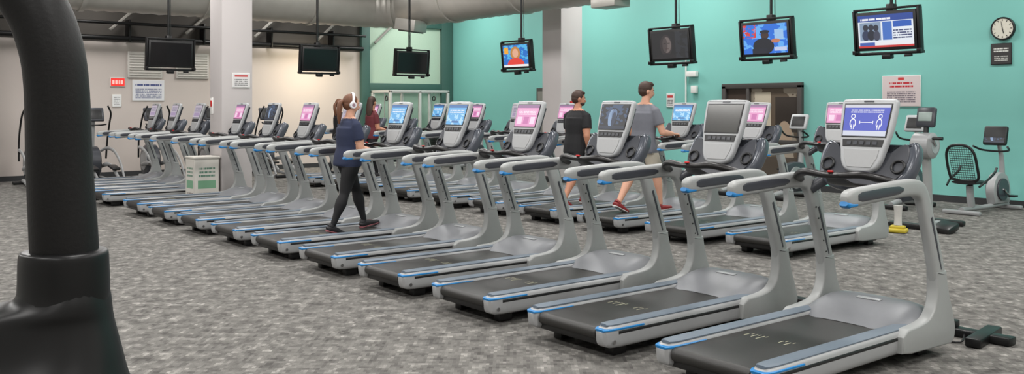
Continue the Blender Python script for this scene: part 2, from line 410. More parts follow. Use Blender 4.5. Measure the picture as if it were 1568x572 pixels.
b=B(); fr=M('door_frame_dark',(66,62,60),.45)
dx0,dx1=-8.75,-6.86
b.rbox((dx0+.05,WY-.05,1.0),(.1,.08,2.0),fr,.004); b.rbox((dx1-.05,WY-.05,1.0),(.1,.08,2.0),fr,.004)
b.rbox(((dx0+dx1)/2,WY-.05,2.0),(dx1-dx0,.08,.1),fr,.004); b.rbox(((dx0+dx1)/2-.3,WY-.05,1.0),(.07,.07,1.95),fr,.004)
b.rbox(((dx0+dx1)/2,WY-.05,.9),(dx1-dx0-.1,.05,.08),fr,.004)
art=painter('doorway_glass',(96,84,72),[('n',0,0,1,1,(150,140,126),4),('r',.0,.0,.33,1,(70,60,54)),('r',.4,.5,.62,.95,(196,186,168)),('r',.68,.55,.97,.9,(60,54,50)),('e',.8,.5,.1,.16,(170,150,130)),('r',0,0,1,.3,(80,72,64))],0.0,.12)
b.quad((dx0+.08,WY-.022,.02),(dx1-.08,WY-.022,.02),(dx1-.08,WY-.022,1.97),(dx0+.08,WY-.022,1.97),art)
b.obj('door_1')
b=B(); b.rbox((-14.2,WY-.04,1.03),(.95,.06,2.05),fr,.004); b.rbox((-14.2,WY-.075,1.0),(.82,.02,1.95),M('door_grey',(120,118,112),.5),.003)
b.obj('door_2')

def sign_back(name,x,z,w,h,mat,edge=None):
    b=B(); b.rbox((x,WY-.012,z),(w+.02,.02,h+.02),edge or white,.003)
    b.quad((x-w/2,WY-.024,z-h/2),(x+w/2,WY-.024,z-h/2),(x+w/2,WY-.024,z+h/2),(x-w/2,WY-.024,z+h/2),mat); return b.obj(name)
def sign_left(name,y,z,w,h,mat,edge=None,X0=WX):
    b=B(); b.rbox((X0+.012,y,z),(.02,w+.02,h+.02),edge or white,.003)
    b.quad((X0+.024,y-w/2,z-h/2),(X0+.024,y+w/2,z-h/2),(X0+.024,y+w/2,z+h/2),(X0+.024,y-w/2,z+h/2),mat); return b.obj(name)
sign_back('wall_poster',-4.92,1.86,.68,.52,painter('poster_health',(214,200,200),[('t',.18,.62,.82,.84,(190,40,50),2),('t',.12,.12,.88,.52,(120,110,120),6),('r',.42,.86,.58,.95,(200,60,60))]))
sign_back('wall_plaque',-3.25,2.43,.3,.32,painter('plaque_dark',(52,50,50),[('t',.12,.6,.88,.85,(210,210,205),2),('t',.15,.15,.85,.45,(190,190,185),3)]),blackp)
sign_back('notice_sign',-10.2,1.72,.2,.28,painter('notice',(220,220,220),[('r',.1,.7,.9,.9,(190,60,60)),('t',.1,.1,.9,.6,(90,90,90),4)]))
sign_left('wall_sign',2.7,1.96,.7,.46,painter('sign_respect',(216,216,220),[('t',.08,.72,.92,.9,(70,80,130),1),('t',.08,.1,.92,.62,(120,125,150),6)]))
sign_left('notice_sign',2.0,1.72,.18,.26,painter('notice2',(225,225,225),[('t',.1,.1,.9,.9,(120,120,120),5)]))
sign_left('exit_sign',2.02,2.14,.3,.18,painter('exit',(235,40,30),[('r',.1,.25,.26,.75,(255,190,180)),('r',.32,.25,.48,.75,(255,190,180)),('r',.56,.25,.62,.75,(255,190,180)),('r',.7,.25,.88,.75,(255,190,180))],1.1))
grille=M('vent_white',(200,196,190),.6)
for y in (2.62,3.72):
    b=B(); b.rbox((WX+.02,y,2.55),(.04,.78,.6),grille,.006)
    for i in range(9): b.rbox((WX+.045,y,2.31+.06*i),(.02,.7,.035),grille,.004,rot=(0,.5,0))
    b.obj('wall_vent')
b=B(); b.rbox((-11.232,1.92,2.02),(.02,.3,.24),white,.002)
b.quad((-11.218,1.78,1.91),(-11.218,2.06,1.91),(-11.218,2.06,2.13),(-11.218,1.78,2.13),painter('col_sign',(215,212,212),[('r',.1,.75,.9,.9,(190,80,80)),('t',.1,.1,.9,.65,(130,130,130),4)])); b.obj('column_sign')
b=B(); b.rbox((-11.65,1.592,1.6),(.09,.02,.26),white,.002); b.rbox((-11.65,1.58,1.64),(.06,.01,.1),red,.002); b.obj('extinguisher_tag')
b=B(); b.rbox((-10.93,9.0,1.6),(.03,.12,.2),red,.01); b.obj('fire_alarm')
b=B(); X=Matrix.Translation((-3.22,WY,2.83))
b.sweep([(0,0,0),(0,-.04,0)],[.185,.185],blackp,side=(1,0,0),n=40,X=X); b.sweep([(0,-.035,0),(0,-.044,0)],[.16,.16],M('clock_face',(214,210,196),.5),n=40,X=X)
b.torus((0,-.04,0),.172,.014,blackp,X=X,axis='Y',n=40)
for i in range(12):
    a=i*math.pi/6; b.add([(.12*math.sin(a)-.005*math.cos(a),-.0465,.12*math.cos(a)+.005*math.sin(a)),(.12*math.sin(a)+.005*math.cos(a),-.0465,.12*math.cos(a)-.005*math.sin(a)),(.148*math.sin(a)+.005*math.cos(a),-.0465,.148*math.cos(a)-.005*math.sin(a)),(.148*math.sin(a)-.005*math.cos(a),-.0465,.148*math.cos(a)+.005*math.sin(a))],[(0,1,2,3)],blackp,X=X)
for a,l,w in ((2.9,.08,.009),(6.1,.12,.006)):
    b.sweep([(0,-.048,0),(l*math.sin(a),-.048,l*math.cos(a))],[(w,.002),(w*.5,.002)],blackp,side=(math.cos(a),0,-math.sin(a)),n=6,X=X)
b.obj('wall_clock')
b=B(); b.cyl((-9.75,WY-.03,1.1),(-9.75,WY-.03,3.0),.018,white,8); b.rbox((-9.55,WY-.06,2.28),(.26,.1,.12),white,.01); b.rbox((-9.5,WY-.05,1.95),(.14,.08,.16),white,.01); b.rbox((-9.75,WY-.04,1.1),(.1,.06,.14),white,.01); b.obj('wall_conduit')
b=B(); b.rbox((-2.52,WY-.04,1.85),(.5,.06,1.0),blackp,.01); b.rbox((-2.52,WY-.075,1.85),(.42,.01,.92),darkgrey,.003); b.obj('wall_cabinet')

# ------------------------------------------------------------ TVs
def tv(x,y,z,rz,mat,tiltdeg=6):
    b=B(); T=Matrix.Rotation(math.radians(tiltdeg),4,'X')
    b.X=T
    b.rbox((0,.03,0),(.80,.07,.49),blackp,.012)
    b.rbox((0,.085,0),(.5,.06,.3),blackp,.02)
    b.quad((-.365,-.0065,-.205),(.365,-.0065,-.205),(.365,-.0065,.205),(-.365,-.0065,.205),mat)
    for s in (-1,1):
        b.rbox((s*.425,.04,0),(.03,.09,.54),black_m,.006); b.rbox((s*.425,-.01,-.26),(.05,.05,.05),black_m,.006)
    b.rbox((0,.05,-.285),(.88,.11,.035),black_m,.006); b.rbox((0,.05,.275),(.88,.06,.03),black_m,.006)
    b.rbox((0,.02,-.325),(.12,.09,.06),black_m,.01); b.rbox((.28,-.0,-.318),(.09,.05,.03),blackp,.006)
    b.X=Matrix.Identity(4)
    b.rbox((0,.14,.12),(.1,.1,.45),black_m,.01)
    b.cyl((0,.14,.1),(0,.14,4.98-z),.02,black_m,12); b.cyl((.05,.16,.2),(.03,.15,4.98-z),.006,blackp,6)
    b.rbox((0,.14,4.97-z),(.2,.2,.02),black_m,.004)
    return b.obj('hanging_television',(x,y,z),rz)
off=M('tv_off',(16,16,18),.12)
W=(235,235,240)
news=painter('tv_news',(226,232,240),[('r',0,.80,1,1,(38,70,150)),('t',.05,.84,.6,.95,W,1),('r',.03,.22,.42,.78,(130,150,175)),('e',.14,.62,.05,.1,(40,44,60)),('e',.24,.62,.05,.1,(40,44,60)),('e',.33,.6,.05,.1,(40,44,60)),('e',.14,.38,.07,.16,(44,54,84)),('e',.24,.38,.07,.16,(30,34,50)),('e',.34,.36,.06,.16,(60,64,84)),('r',.45,.22,.62,.78,(64,110,190)),('r',.64,.6,.97,.78,(40,90,180)),('t',.64,.25,.97,.55,(60,70,110),4),('r',0,.05,1,.17,(230,230,235)),('r',0,0,1,.06,(200,50,50)),('r',.02,.06,.3,.16,(60,90,170))],1.0)
sport=painter('tv_sport',(36,110,215),[('n',0,0,1,1,(96,170,240),4),('r',.72,.45,.92,.8,(150,190,230)),('e',.5,.62,.09,.14,(60,40,36)),('e',.5,.74,.11,.06,(20,24,36)),('e',.46,.25,.24,.28,(20,24,36)),('r',.2,.0,.55,.18,(24,28,44)),('e',.74,.42,.1,.07,(190,120,90)),('r',.7,.08,.98,.2,(190,200,230)),('n',.0,.55,.3,1,(210,60,60),8)],1.0)
film=painter('tv_film',(24,25,29),[('e',.40,.50,.17,.40,(46,40,42)),('e',.42,.52,.12,.30,(104,94,92)),('e',.37,.52,.07,.28,(70,62,62)),('r',.33,.57,.40,.59,(26,22,22)),('r',.44,.57,.51,.59,(26,22,22)),('r',.38,.36,.47,.38,(60,36,36)),('e',.40,.04,.3,.14,(30,28,32)),('r',.66,.0,1,1,(38,42,48)),('n',.66,0,1,1,(28,30,34),4)],1.0)
show=painter('tv_show',(28,110,200),[('n',0,.3,1,1,(80,180,230),6),('e',.5,.62,.2,.3,(190,130,60)),('e',.5,.62,.12,.2,(225,170,140)),('e',.5,.1,.34,.3,(225,60,50)),('r',.0,.0,1,.1,(235,235,235)),('r',.05,.6,.22,.9,(240,170,40))],1.0)
for x,m in ((-2.74,news),(-4.53,sport),(-6.29,film),(-10.1,show)): tv(x,6.8,2.54,0,m)
for y in (1.57,4.55,6.75): tv(-13.6,y,2.54,math.radians(90),off)

# ------------------------------------------------------------ other equipment
def elliptical():
    b=B()
    for s in (-1,1): b.ssweep([(s*.22,0,.05,.03,.03),(s*.22,.6,.05,.03,.03),(s*.18,1.2,.10,.035,.04),(s*.12,1.7,.08,.03,.04)],silver)
    b.rbox((0,.02,.04),(.62,.08,.07),blackp,.015); b.rbox((0,1.75,.04),(.6,.09,.07),blackp,.015)
    b.sweep([(-.13,1.35,.42),(-.10,1.35,.42),(.10,1.35,.42),(.13,1.35,.42)],[.30,.34,.34,.30],darkgrey,side=(0,1,0),n=36)
    b.sweep([(-.15,1.35,.42),(.15,1.35,.42)],[.2,.2],silver,side=(0,1,0),n=30)
    for s in (-1,1):
        b.ssweep([(s*.2,.1,.16,.025,.04),(s*.2,.5,.34,.025,.045),(s*.2,.9,.40,.025,.045),(s*.19,1.3,.34,.025,.04)],silver)
        b.rbox((s*.2,.42,.36),(.16,.38,.05),blackp,.02,rot=(.15,0,0))
        b.ssweep([(s*.27,1.28,.5,.018,.03),(s*.28,1.22,.9,.018,.028),(s*.28,1.05,1.25,.018,.02),(s*.27,.92,1.45,.018,.018),(s*.2,.88,1.6,.018,.018)],blackp)
        b.ssweep([(s*.30,.02,.08,.02,.03),(s*.30,.3,.42,.02,.035),(s*.30,.75,.66,.02,.035),(s*.28,1.2,.72,.02,.035),(s*.22,1.45,.66,.02,.03)],silver)
    b.ssweep([(0,1.38,.6,.06,.07),(0,1.3,.95,.05,.05),(0,1.22,1.3,.04,.04)],silver)
    b.rbox((0,1.17,1.42),(.40,.07,.30),darkgrey,.03,rot=(-.35,0,0)); b.rbox((0,1.13,1.43),(.3,.01,.2),blackp,.004,rot=(-.35,0,0))
    b.ssweep([(-.2,1.0,1.22,.015),(-.1,1.15,1.2,.015),(.1,1.15,1.2,.015),(.2,1.0,1.22,.015)],blackp,side=(0,0,1))
    return b.mesh('elliptical_trainer')
EM=elliptical()
def put(me,name,x,y,rz=0.0):
    o=bpy.data.objects.new(name,me); scene.collection.objects.link(o); o.location=(x,y,0); o.rotation_euler=(0,0,rz); return o
for x,y in ((-16.5,.0),(-16.5,1.1),(-16.5,2.3),(-16.5,3.6),(-16.5,4.9)): put(EM,'elliptical_trainer',x+.7,y,math.radians(90))
def upbike():
    b=B()
    b.rbox((0,.12,.04),(.5,.09,.07),blackp,.02); b.rbox((0,1.0,.04),(.5,.09,.07),blackp,.02)
    b.ssweep([(0,.1,.08,.04),(0,.5,.12,.05),(0,1.0,.08,.04)],silver)
    b.plate(cr([(.35,.1),(.3,.35),(.38,.55),(.6,.62),(.9,.6),(1.0,.4),(.95,.12)],4),.14,darkgrey,Matrix(((0,0,1,.07),(1,0,0,0),(0,1,0,0),(0,0,0,1))),r=.03)
    b.sweep([(-.09,.65,.36),(.09,.65,.36)],[.19,.19],silver,side=(0,1,0),n=28)
    for s in (-1,1):
        b.sweep([(s*.1,.65,.36),(s*.12,.65+s*.08,.36-s*.14)],[.014,.014],chrome,side=(0,1,0)); b.rbox((s*.18,.65+s*.08,.36-s*.14),(.1,.1,.03),blackp,.008)
    b.cyl((0,.42,.5),(0,.30,.84),.03,chrome,12); b.ssweep([(0,.12,.88,.12,.03),(0,.25,.89,.11,.035),(0,.36,.88,.05,.03),(0,.46,.87,.03,.02)],blackp)
    b.ssweep([(0,.9,.55,.05,.06),(0,.92,.9,.035,.04),(0,.88,1.2,.03,.03)],silver)
    b.ssweep([(-.2,.62,1.18,.016),(-.22,.8,1.08,.016),(0,.9,1.05,.016),(.22,.8,1.08,.016),(.2,.62,1.18,.016)],blackp,side=(0,0,1))
    b.rbox((0,.86,1.32),(.34,.07,.28),litegrey,.03,rot=(-.35,0,0)); b.rbox((0,.822,1.33),(.25,.01,.18),blackp,.003,rot=(-.35,0,0))
    return b.mesh('upright_exercise_bike')
UM=upbike()
for x,y in ((-6.1,9.1),(-7.2,9.1),(-4.1,9.3)): put(UM,'upright_exercise_bike',x,y)
for x,y in ((-15.6,9.2),(-16.6,9.2)): put(UM,'upright_exercise_bike',x,y)
b=B()
b.ssweep([(0,.05,.07,.045,.035),(0,.7,.07,.045,.035),(0,1.45,.08,.045,.035)],silver)
b.rbox((0,.06,.035),(.56,.08,.06),silver,.02); b.rbox((0,1.42,.035),(.5,.08,.06),silver,.02)
b.ssweep([(0,.35,.1,.05,.07),(0,.32,.25,.05,.07),(0,.3,.42,.05,.06)],silver)
b.ssweep([(0,.12,.47,.19,.03),(0,.3,.47,.2,.04),(0,.5,.46,.17,.035),(0,.56,.44,.12,.02)],blackp)
out=cr([(-.2,.0),(-.22,.2),(-.2,.42),(-.1,.52),(.1,.52),(.2,.42),(.22,.2),(.2,.0),(0,-.03),(-.2,0)],4)[:-1]
F=Matrix(((1,0,0,0),(0,-math.sin(.3),-math.cos(.3),.14),(0,math.cos(.3),-math.sin(.3),.52),(0,0,0,1)))
b.sweep([tuple(F@Vector((p[0],p[1],0))) for p in out+[out[0]]],[.02]*(len(out)+1),blackp,side=(0,1,0),n=8,cap=False)
for i in range(14): b.sweep([tuple(F@Vector((-.17,.03+.036*i,0))),tuple(F@Vector((.17,.03+.036*i,0)))],[.005,.005],blackp,side=(0,1,0),n=6)
for i in range(-5,6): b.sweep([tuple(F@Vector((.033*i,.0,0))),tuple(F@Vector((.033*i,.5,0)))],[.003,.003],blackp,side=(1,0,0),n=6)
for s in (-1,1): b.ssweep([(s*.24,.1,.42,.016),(s*.27,.25,.5,.016),(s*.27,.48,.6,.018),(s*.27,.56,.68,.018)],blackp)
b.plate(cr([(.95,.1),(.9,.3),(.98,.5),(1.15,.58),(1.35,.52),(1.45,.3),(1.42,.1)],4),.14,silver,Matrix(((0,0,1,.07),(1,0,0,0),(0,1,0,0),(0,0,0,1))),r=.03)
b.sweep([(-.10,1.15,.32),(.10,1.15,.32)],[.17,.17],darkgrey,side=(0,1,0),n=28)
for s in (-1,1):
    b.sweep([(s*.11,1.15,.32),(s*.13,1.15+s*.1,.32-s*.1)],[.014,.014],chrome,side=(0,1,0)); b.rbox((s*.19,1.15+s*.1,.32-s*.1),(.1,.12,.03),blackp,.008)
b.ssweep([(0,1.3,.5,.045,.055),(0,1.28,.8,.035,.045),(0,1.18,1.05,.03,.03)],silver)
b.rbox((0,1.1,1.14),(.36,.07,.3),blackp,.03,rot=(-.25,0,0))
b.quad((-.15,1.038,1.04),(.15,1.038,1.04),(.15,1.09,1.24),(-.15,1.09,1.24),screen('movie'))
b.ssweep([(-.26,.92,.98,.016),(-.2,1.08,.92,.016),(0,1.18,.9,.016),(.2,1.08,.92,.016),(.26,.92,.98,.016)],blackp,side=(0,0,1))
b.obj('recumbent_exercise_bike',(-3.12,9.55,0),math.radians(-2))
b=B()
b.rbox((0,0,.04),(.7,.12,.07),blackp,.02); b.rbox((0,.35,.03),(.12,.8,.06),silver,.02); b.rbox((0,.72,.04),(.6,.1,.07),blackp,.02)
b.rbox((.42,-.05,.06),(.24,.3,.11),blackp,.04,rot=(.25,.1,0))
b.ssweep([(0,.35,.05,.06,.08),(0,.33,.5,.055,.07),(0,.3,.95,.055,.07)],silver2)
b.sweep([(-.14,.25,1.08),(-.11,.25,1.08),(.11,.25,1.08),(.14,.25,1.08)],[.13,.17,.17,.13],silver,side=(0,1,0),n=30)
b.sweep([(-.145,.25,1.08),(.145,.25,1.08)],[.1,.1],litegrey,side=(0,1,0),n=26)
for s in (-1,1):
    b.sweep([(s*.15,.25,1.08),(s*.17,.25-s*.12,1.08+s*.1)],[.016,.016],chrome,side=(0,1,0)); b.cyl((s*.17,.25-s*.12,1.08+s*.1),(s*.30,.25-s*.12,1.08+s*.1),.022,blackp,12)
b.ssweep([(0,.28,1.2,.035,.035),(0,.3,1.34,.035,.035)],blackp)
b.rbox((0,.3,1.45),(.26,.07,.27),darkgrey,.03,rot=(-.2,0,0)); b.rbox((0,.262,1.46),(.18,.01,.12),M('lcd',(150,165,160),.3),.003,rot=(-.2,0,0))
b.obj('arm_ergometer',(-2.75,7.55,0),0.0)
b=B(); yel=M('yellow_plastic',(190,170,50),.5)
b.rbox((0,0,.03),(.24,.18,.05),yel,.02); b.rbox((0,.02,.07),(.18,.12,.04),yel,.02); b.ssweep([(0,.03,.09,.05,.04),(0,.04,.2,.045,.035),(0,.04,.34,.055,.04)],M('bottle_white',(190,188,184),.5)); b.obj('wet_floor_stand',(-2.72,7.05,0),.3)
bxm=painter('box_print',(212,208,200),[('r',.12,.36,.88,.54,(120,166,134)),('t',.15,.62,.85,.86,(90,130,110),3),('t',.15,.08,.85,.3,(130,120,120),3)])
b=B(); b.rbox((0,0,.38),(.40,.40,.76),M('cardboard_white',(210,206,198),.7),.008)
b.quad((-.19,-.203,.02),(.19,-.203,.02),(.19,-.203,.74),(-.19,-.203,.74),bxm); b.quad((.203,-.19,.02),(.203,.19,.02),(.203,.19,.74),(.203,-.19,.74),bxm)
b.rbox((0,0,.77),(.43,.43,.04),M('lid',(196,192,184),.6),.012); b.obj('wipes_dispenser_box',(-11.45,1.36,0),0)
b=B(); b.rbox((-.9,2.42,.03),(3.0,.11,.055),black_m,.01); b.rbox((.42,2.40,.035),(.1,.5,.06),black_m,.01,rot=(0,0,.15)); b.rbox((.15,2.42,.08),(.16,.09,.05),blackp,.01)
b.ssweep([(-.2,2.05,.02,.008),(-.05,2.2,.02,.008),(.05,2.1,.02,.008),(.2,2.22,.02,.008),(.1,2.38,.03,.008)],blackp,n=6); b.ssweep([(.3,2.0,.012,.007),(.2,2.15,.012,.007),(.35,2.2,.012,.007),(.3,2.38,.03,.007)],blackp,n=6)
b.obj('floor_power_raceway')
b=B(); wm=M('frame_white',(190,192,188),.4)
for x in (-.45,.45):
    for y in (-.9,0,.9): b.rbox((x,y,1.0),(.07,.07,2.0),wm,.01)
    b.rbox((x,0,1.98),(.07,1.87,.07),wm,.01); b.rbox((x,0,.04),(.09,1.87,.07),wm,.01)
for y in (-.9,0,.9): b.rbox((0,y,1.98),(.9,.07,.07),wm,.01); b.rbox((0,y,.04),(.9,.07,.07),wm,.01)
for y in (-.75,.75):
    for i in range(14): b.rbox((.0,y,.14+.055*i),(.34,.16,.048),blackp,.006)
    for s in (-1,1): b.cyl((s*.1,y,.05),(s*.1,y,1.95),.012,chrome,8)
    b.torus((.0,y,1.8),.06,.015,blackp,axis='Y')
b.rbox((.2,0,.45),(.5,.3,.08),blackp,.03); b.rbox((0,0,.8),(.09,.28,.6),blackp,.03)
b.obj('cable_weight_machine',(-17.7,9.3,0))
gl=M('gloss_black',(6,6,7),0.38,0.0,0.1,spec=.35); mt=M('satin_black',(8,7,7),0.5,0,0.15,bump=.05,scale=200,spec=.3)
b=B()
b.ssweep([(-.42,.0,1.80,.030),(-.30,0,1.845,.034),(-.17,0,1.838,.037),(-.085,0,1.795,.039),(-.038,0,1.735,.039),(-.017,0,1.687,.039),(-.007,0,1.63,.039),(-.003,0,1.525,.040),(.003,0,1.42,.0415),(.005,0,1.36,.0415)],mt,k=6,side=(0,1,0),n=24)
b.ssweep([(.003,0,1.412,.047),(.003,0,1.409,.053),(.003,0,1.395,.0545),(.003,0,1.36,.0555),(0,0,1.345,.058)],gl,side=(1,0,0),n=28,k=3,flat=True)
b.ssweep([(.003,0,1.36,.053,.052),(-.002,0,1.347,.060,.058),(-.025,0,1.335,.085,.065),(-.055,0,1.318,.118,.07),(-.06,0,1.28,.132,.08),(-.06,0,1.24,.140,.10),(-.065,0,1.18,.165,.12),(-.07,0,1.05,.18,.13),(-.07,0,.7,.15,.12),(-.05,0,.4,.15,.13),(-.05,0,.18,.2,.2),(-.05,0,.06,.22,.24)],gl,side=(1,0,0),n=32,k=4,p=2.3,flat=True)
b.rbox((-.05,0,.04),(.7,.5,.08),gl,.03); b.rbox((-.05,-.0,.03),(.16,1.3,.06),mt,.02)
b.ssweep([(-.42,0,1.80,.033),(-.5,0,1.74,.035),(-.52,0,1.6,.035)],blackp,side=(0,1,0),n=16)
b.obj('elliptical_trainer',(1.973,-3.716,0),math.radians(51.3))

# ------------------------------------------------------------ people
def rx(a): return Matrix.Rotation(a,4,'X')
def person(name,loc,rz,H,c,legs,arms,lean=0,headyaw=0,headpitch=0,fem=False,hair='short',legstyle='long',phones=False,beard=False,bw=1.0):
    skin,shirt,pants,hairm,shoe,sole=c
    D=math.radians
    bones=[]; b=B()
    hipx=.052*H*bw
    res=[]
    for (a,k,fp) in legs:
        a=D(a);k=D(k)
        d1=Vector((0,math.sin(a),-math.cos(a))); d2=Vector((0,math.sin(a-k),-math.cos(a-k)))
        res.append((d1*.245*H,d1*.245*H+d2*.235*H,d2))
    low=min(r[1].z for r in res)
    ph=-low+.045*H
    off=ph-.525*H
    pel=Vector((0,0,ph))
    U=Matrix.Translation(pel)@rx(-D(lean))@Matrix.Translation(-pel)
    def up(z,y=0,x=0): return U@Vector((x,y,z*H+off))
    ps=[(.478,.070,.052),(.50,.096,.070),(.53,.103,.076),(.57,.096,.066),(.615,.083,.057),(.66,.088,.062),(.71,.098,.072),(.75,.102,.070),(.785,.094,.055),(.808,.070,.042),(.83,.038,.034)]
    if not fem: ps=[(.478,.070,.052),(.50,.092,.064),(.53,.096,.066),(.57,.093,.063),(.615,.091,.060),(.66,.098,.064),(.71,.110,.068),(.75,.116,.068),(.782,.108,.058),(.808,.080,.044),(.833,.040,.036)]
    q=cr(ps,2)
    b.sweep([up(z,y=(-.010*H if z<.56 else (.006*H if (fem and .7<z<.77) else 0))) for z,_,_ in q],[(rx_*H*bw,ry_*H*bw) for _,rx_,ry_ in q],skin,side=(1,0,0),n=20)
    hem=[(.485,.104,.080),(.50,.108,.084),(.56,.104,.076),(.62,.096,.068),(.70,.104,.074),(.76,.106,.070)] if fem else [(.455,.108,.078),(.47,.113,.082),(.54,.110,.078),(.62,.106,.072),(.70,.118,.076),(.76,.119,.073)]
    b.sweep([up(z,y=(-.006*H if z<.57 else 0)) for z,_,_ in hem],[(r1*H*bw,r2*H*bw) for _,r1,r2 in hem],skin,n=20)
    hemz=up(.488 if fem else .462).z
    bones.append(('torso',up(.49),up(.79),.10*H*bw)); bones.append(('torso',up(.47),up(.485),.09*H*bw))
    bones.append(('neck',up(.822),up(.87,y=.008*H),.040*H))
    b.sweep([up(.80),up(.835),up(.885,y=.012*H)],[.043*H,.033*H,.032*H],skin,n=14)
    HM=U@Matrix.Translation((0,.006*H,.885*H+off))@Matrix.Rotation(D(headyaw),4,'Z')@rx(D(headpitch))
    hs=H
    b.ell((0,-.002*hs,.052*hs),(.043*hs,.056*hs,.058*hs),skin,X=HM)
    b.ell((0,.018*hs,.024*hs),(.034*hs,.040*hs,.040*hs),skin,X=HM)
    b.ell((0,.032*hs,.003*hs),(.018*hs,.018*hs,.014*hs),skin,X=HM)
    b.ell((0,.059*hs,.028*hs),(.0085*hs,.012*hs,.012*hs),skin,X=HM,n=10,m=8)
    b.ell((0,.054*hs,.038*hs),(.006*hs,.009*hs,.018*hs),skin,X=HM,n=10,m=8)
    for s in (-1,1): b.ell((s*.044*hs,-.004*hs,.036*hs),(.007*hs,.011*hs,.018*hs),skin,X=HM,n=10,m=8)
    bones.append(('head',HM@Vector((0,0,.02*hs)),HM@Vector((0,0,.07*hs)),.05*H))
    extra=[]
    for s,(kj,an,d2) in zip((-1,1),res):
        hp=Vector((s*hipx,0,ph)); K=hp+kj; A=hp+an
        tw=(.054*H if fem else .052*H)*bw
        q=cr([(0,tw),(.25,tw),(.6,.044*H*bw),(1.0,.034*H)],3)
        b.sweep([hp+kj*(t) for t,_ in q],[r for _,r in q],skin,n=16)
        q=cr([(0,.034*H),(.3,.036*H*bw),(.65,.027*H),(1.0,.0205*H)],3)
        b.sweep([K+(A-K)*t for t,_ in q],[r for _,r in q],skin,n=16)
        b.ell(tuple(hp),(tw,tw,tw),skin); b.ell(tuple(K),(.0345*H,)*3,skin)
        if legstyle=='shorts':
            b.sweep([hp+Vector((0,0,.02)),hp+kj*.5,hp+kj*.85],[.056*H,.060*H,.060*H],skin,n=16)
        bones.append(('thigh',hp,K,.05*H)); bones.append(('shin',K,A,.03*H))
        extra.append(('foot',A,s,d2))
    for s,(f,o,e,ey) in zip((-1,1),arms):
        sh=up(.772,x=s*(.094 if fem else .110)*H*bw)
        f=D(f);o=D(o)
        d1=Vector((s*math.sin(o),math.sin(f)*math.cos(o),-math.cos(f)*math.cos(o)))
        E=sh+d1*.165*H
        f2=f+D(e); d2=Vector((-s*math.sin(D(ey)),math.sin(f2)*math.cos(D(ey)),-math.cos(f2)*math.cos(D(ey))))
        Wr=E+d2*.150*H
        k=(.92 if fem else 1.05)*bw
        b.ell(tuple(sh),(.033*H*k,.034*H*k,.034*H*k),skin)
        b.sweep([up(.828,x=s*.015*H),up(.812,x=s*.05*H*bw),sh+Vector((0,0,.004*H))],[(.022*H,.026*H),(.024*H,.028*H),(.030*H*k,.030*H*k)],skin,side=(0,1,0),n=14)
        b.sweep([sh,sh+(E-sh)*.35,E],[.032*H*k,.030*H*k,.024*H*k],skin,n=14)
        b.sweep([sh,sh+(E-sh)*.2,sh+(E-sh)*.62],[.033*H*k,.037*H*k,.038*H*k],skin,n=14)
        b.ell(tuple(E),(.024*H*k,)*3,skin)
        b.sweep([E,E+(Wr-E)*.3,Wr],[.024*H*k,.0245*H*k,.0155*H],skin,n=14)
        bones.append(('uarm',sh,E,.033*H)); bones.append(('farm',E,Wr,.022*H))
        extra.append(('hand',Wr,s,d2))
    me=b.mesh(name+'_tmp'); o=bpy.data.objects.new(name+'_tmp',me); scene.collection.objects.link(o)
    rm=o.modifiers.new('r','REMESH'); rm.mode='VOXEL'; rm.voxel_size=.0098
    sm=o.modifiers.new('s','SMOOTH'); sm.factor=.5; sm.iterations=5
    dg=bpy.context.evaluated_depsgraph_get(); ev=o.evaluated_get(dg); m2=ev.to_mesh()
    vs=[tuple(v.co) for v in m2.vertices]; fs=[tuple(p.vertices) for p in m2.polygons]; cs=[p.center.copy() for p in m2.polygons]
    ev.to_mesh_clear(); bpy.data.objects.remove(o)
    neckz=up(.826).z
    g={}
    for f,cc in zip(fs,cs):
        best=None
        for lab,p0,p1,r in bones:
            d=p1-p0; t=max(0,min(1,(cc-p0).dot(d)/d.length_squared)); dist=(cc-(p0+d*t)).length/r
            if best is None or dist<best[0]: best=(dist,lab,t)
        lab,t=best[1],best[2]
        if lab in('torso','neck'): mt_=(shirt if cc.z>hemz else pants) if cc.z<neckz else skin
        elif lab=='uarm': mt_=shirt if t<.63 else skin
        elif lab=='thigh':
            if cc.z>hemz: mt_=shirt
            else: mt_=pants if (legstyle!='shorts' or t<.86) else skin
        elif lab=='shin': mt_=pants if legstyle!='shorts' else skin
        else: mt_=skin
        g.setdefault(mt_.name,(mt_,[]))[1].append(f)
    P=B(); P.v=list(vs)
    for nm,(mt_,ff) in g.items():
        k=P.mi(mt_)
        for f in ff: P.f.append(list(f)); P.m.append(k)
    fi=0
    for kind,A,s,d in extra:
        if kind=='foot':
            fp=D(legs[fi][2]); fi+=1
            FM=Matrix.Translation(A)@rx(fp)
            h=.045*H
            P.ssweep([(0,-.036*H,-h+.028,.018*H,.022),(0,-.028*H,-h+.034,.025*H,.034),(0,.0,-h+.04,.027*H,.04),(0,.04*H,-h+.034,.028*H,.034),(0,.08*H,-h+.026,.030*H,.026),(0,.108*H,-h+.022,.024*H,.02),(0,.118*H,-h+.02,.012*H,.012)],shoe,X=FM,n=16,k=3,p=2.6)
            P.ssweep([(0,-.038*H,-h+.010,.018*H,.010),(0,-.02*H,-h+.010,.027*H,.010),(0,.04*H,-h+.010,.028*H,.010),(0,.085*H,-h+.010,.031*H,.010),(0,.118*H,-h+.012,.014*H,.010)],sole,X=FM,n=14,k=3,p=3)
            P.sweep([(0,-.012*H,-h+.06),(0,-.006*H,-h+.085)],[(.027*H,.03*H),(.024*H,.026*H)],shoe,side=(1,0,0),X=FM)
            for i in range(3): P.add([(-.016,.03*H+.018*i,-h+.0745-.005*i),(.016,.03*H+.018*i,-h+.0745-.005*i),(.016,.036*H+.018*i,-h+.0725-.005*i),(-.016,.036*H+.018*i,-h+.0725-.005*i)],[(0,1,2,3)],sole,X=FM)
        else:
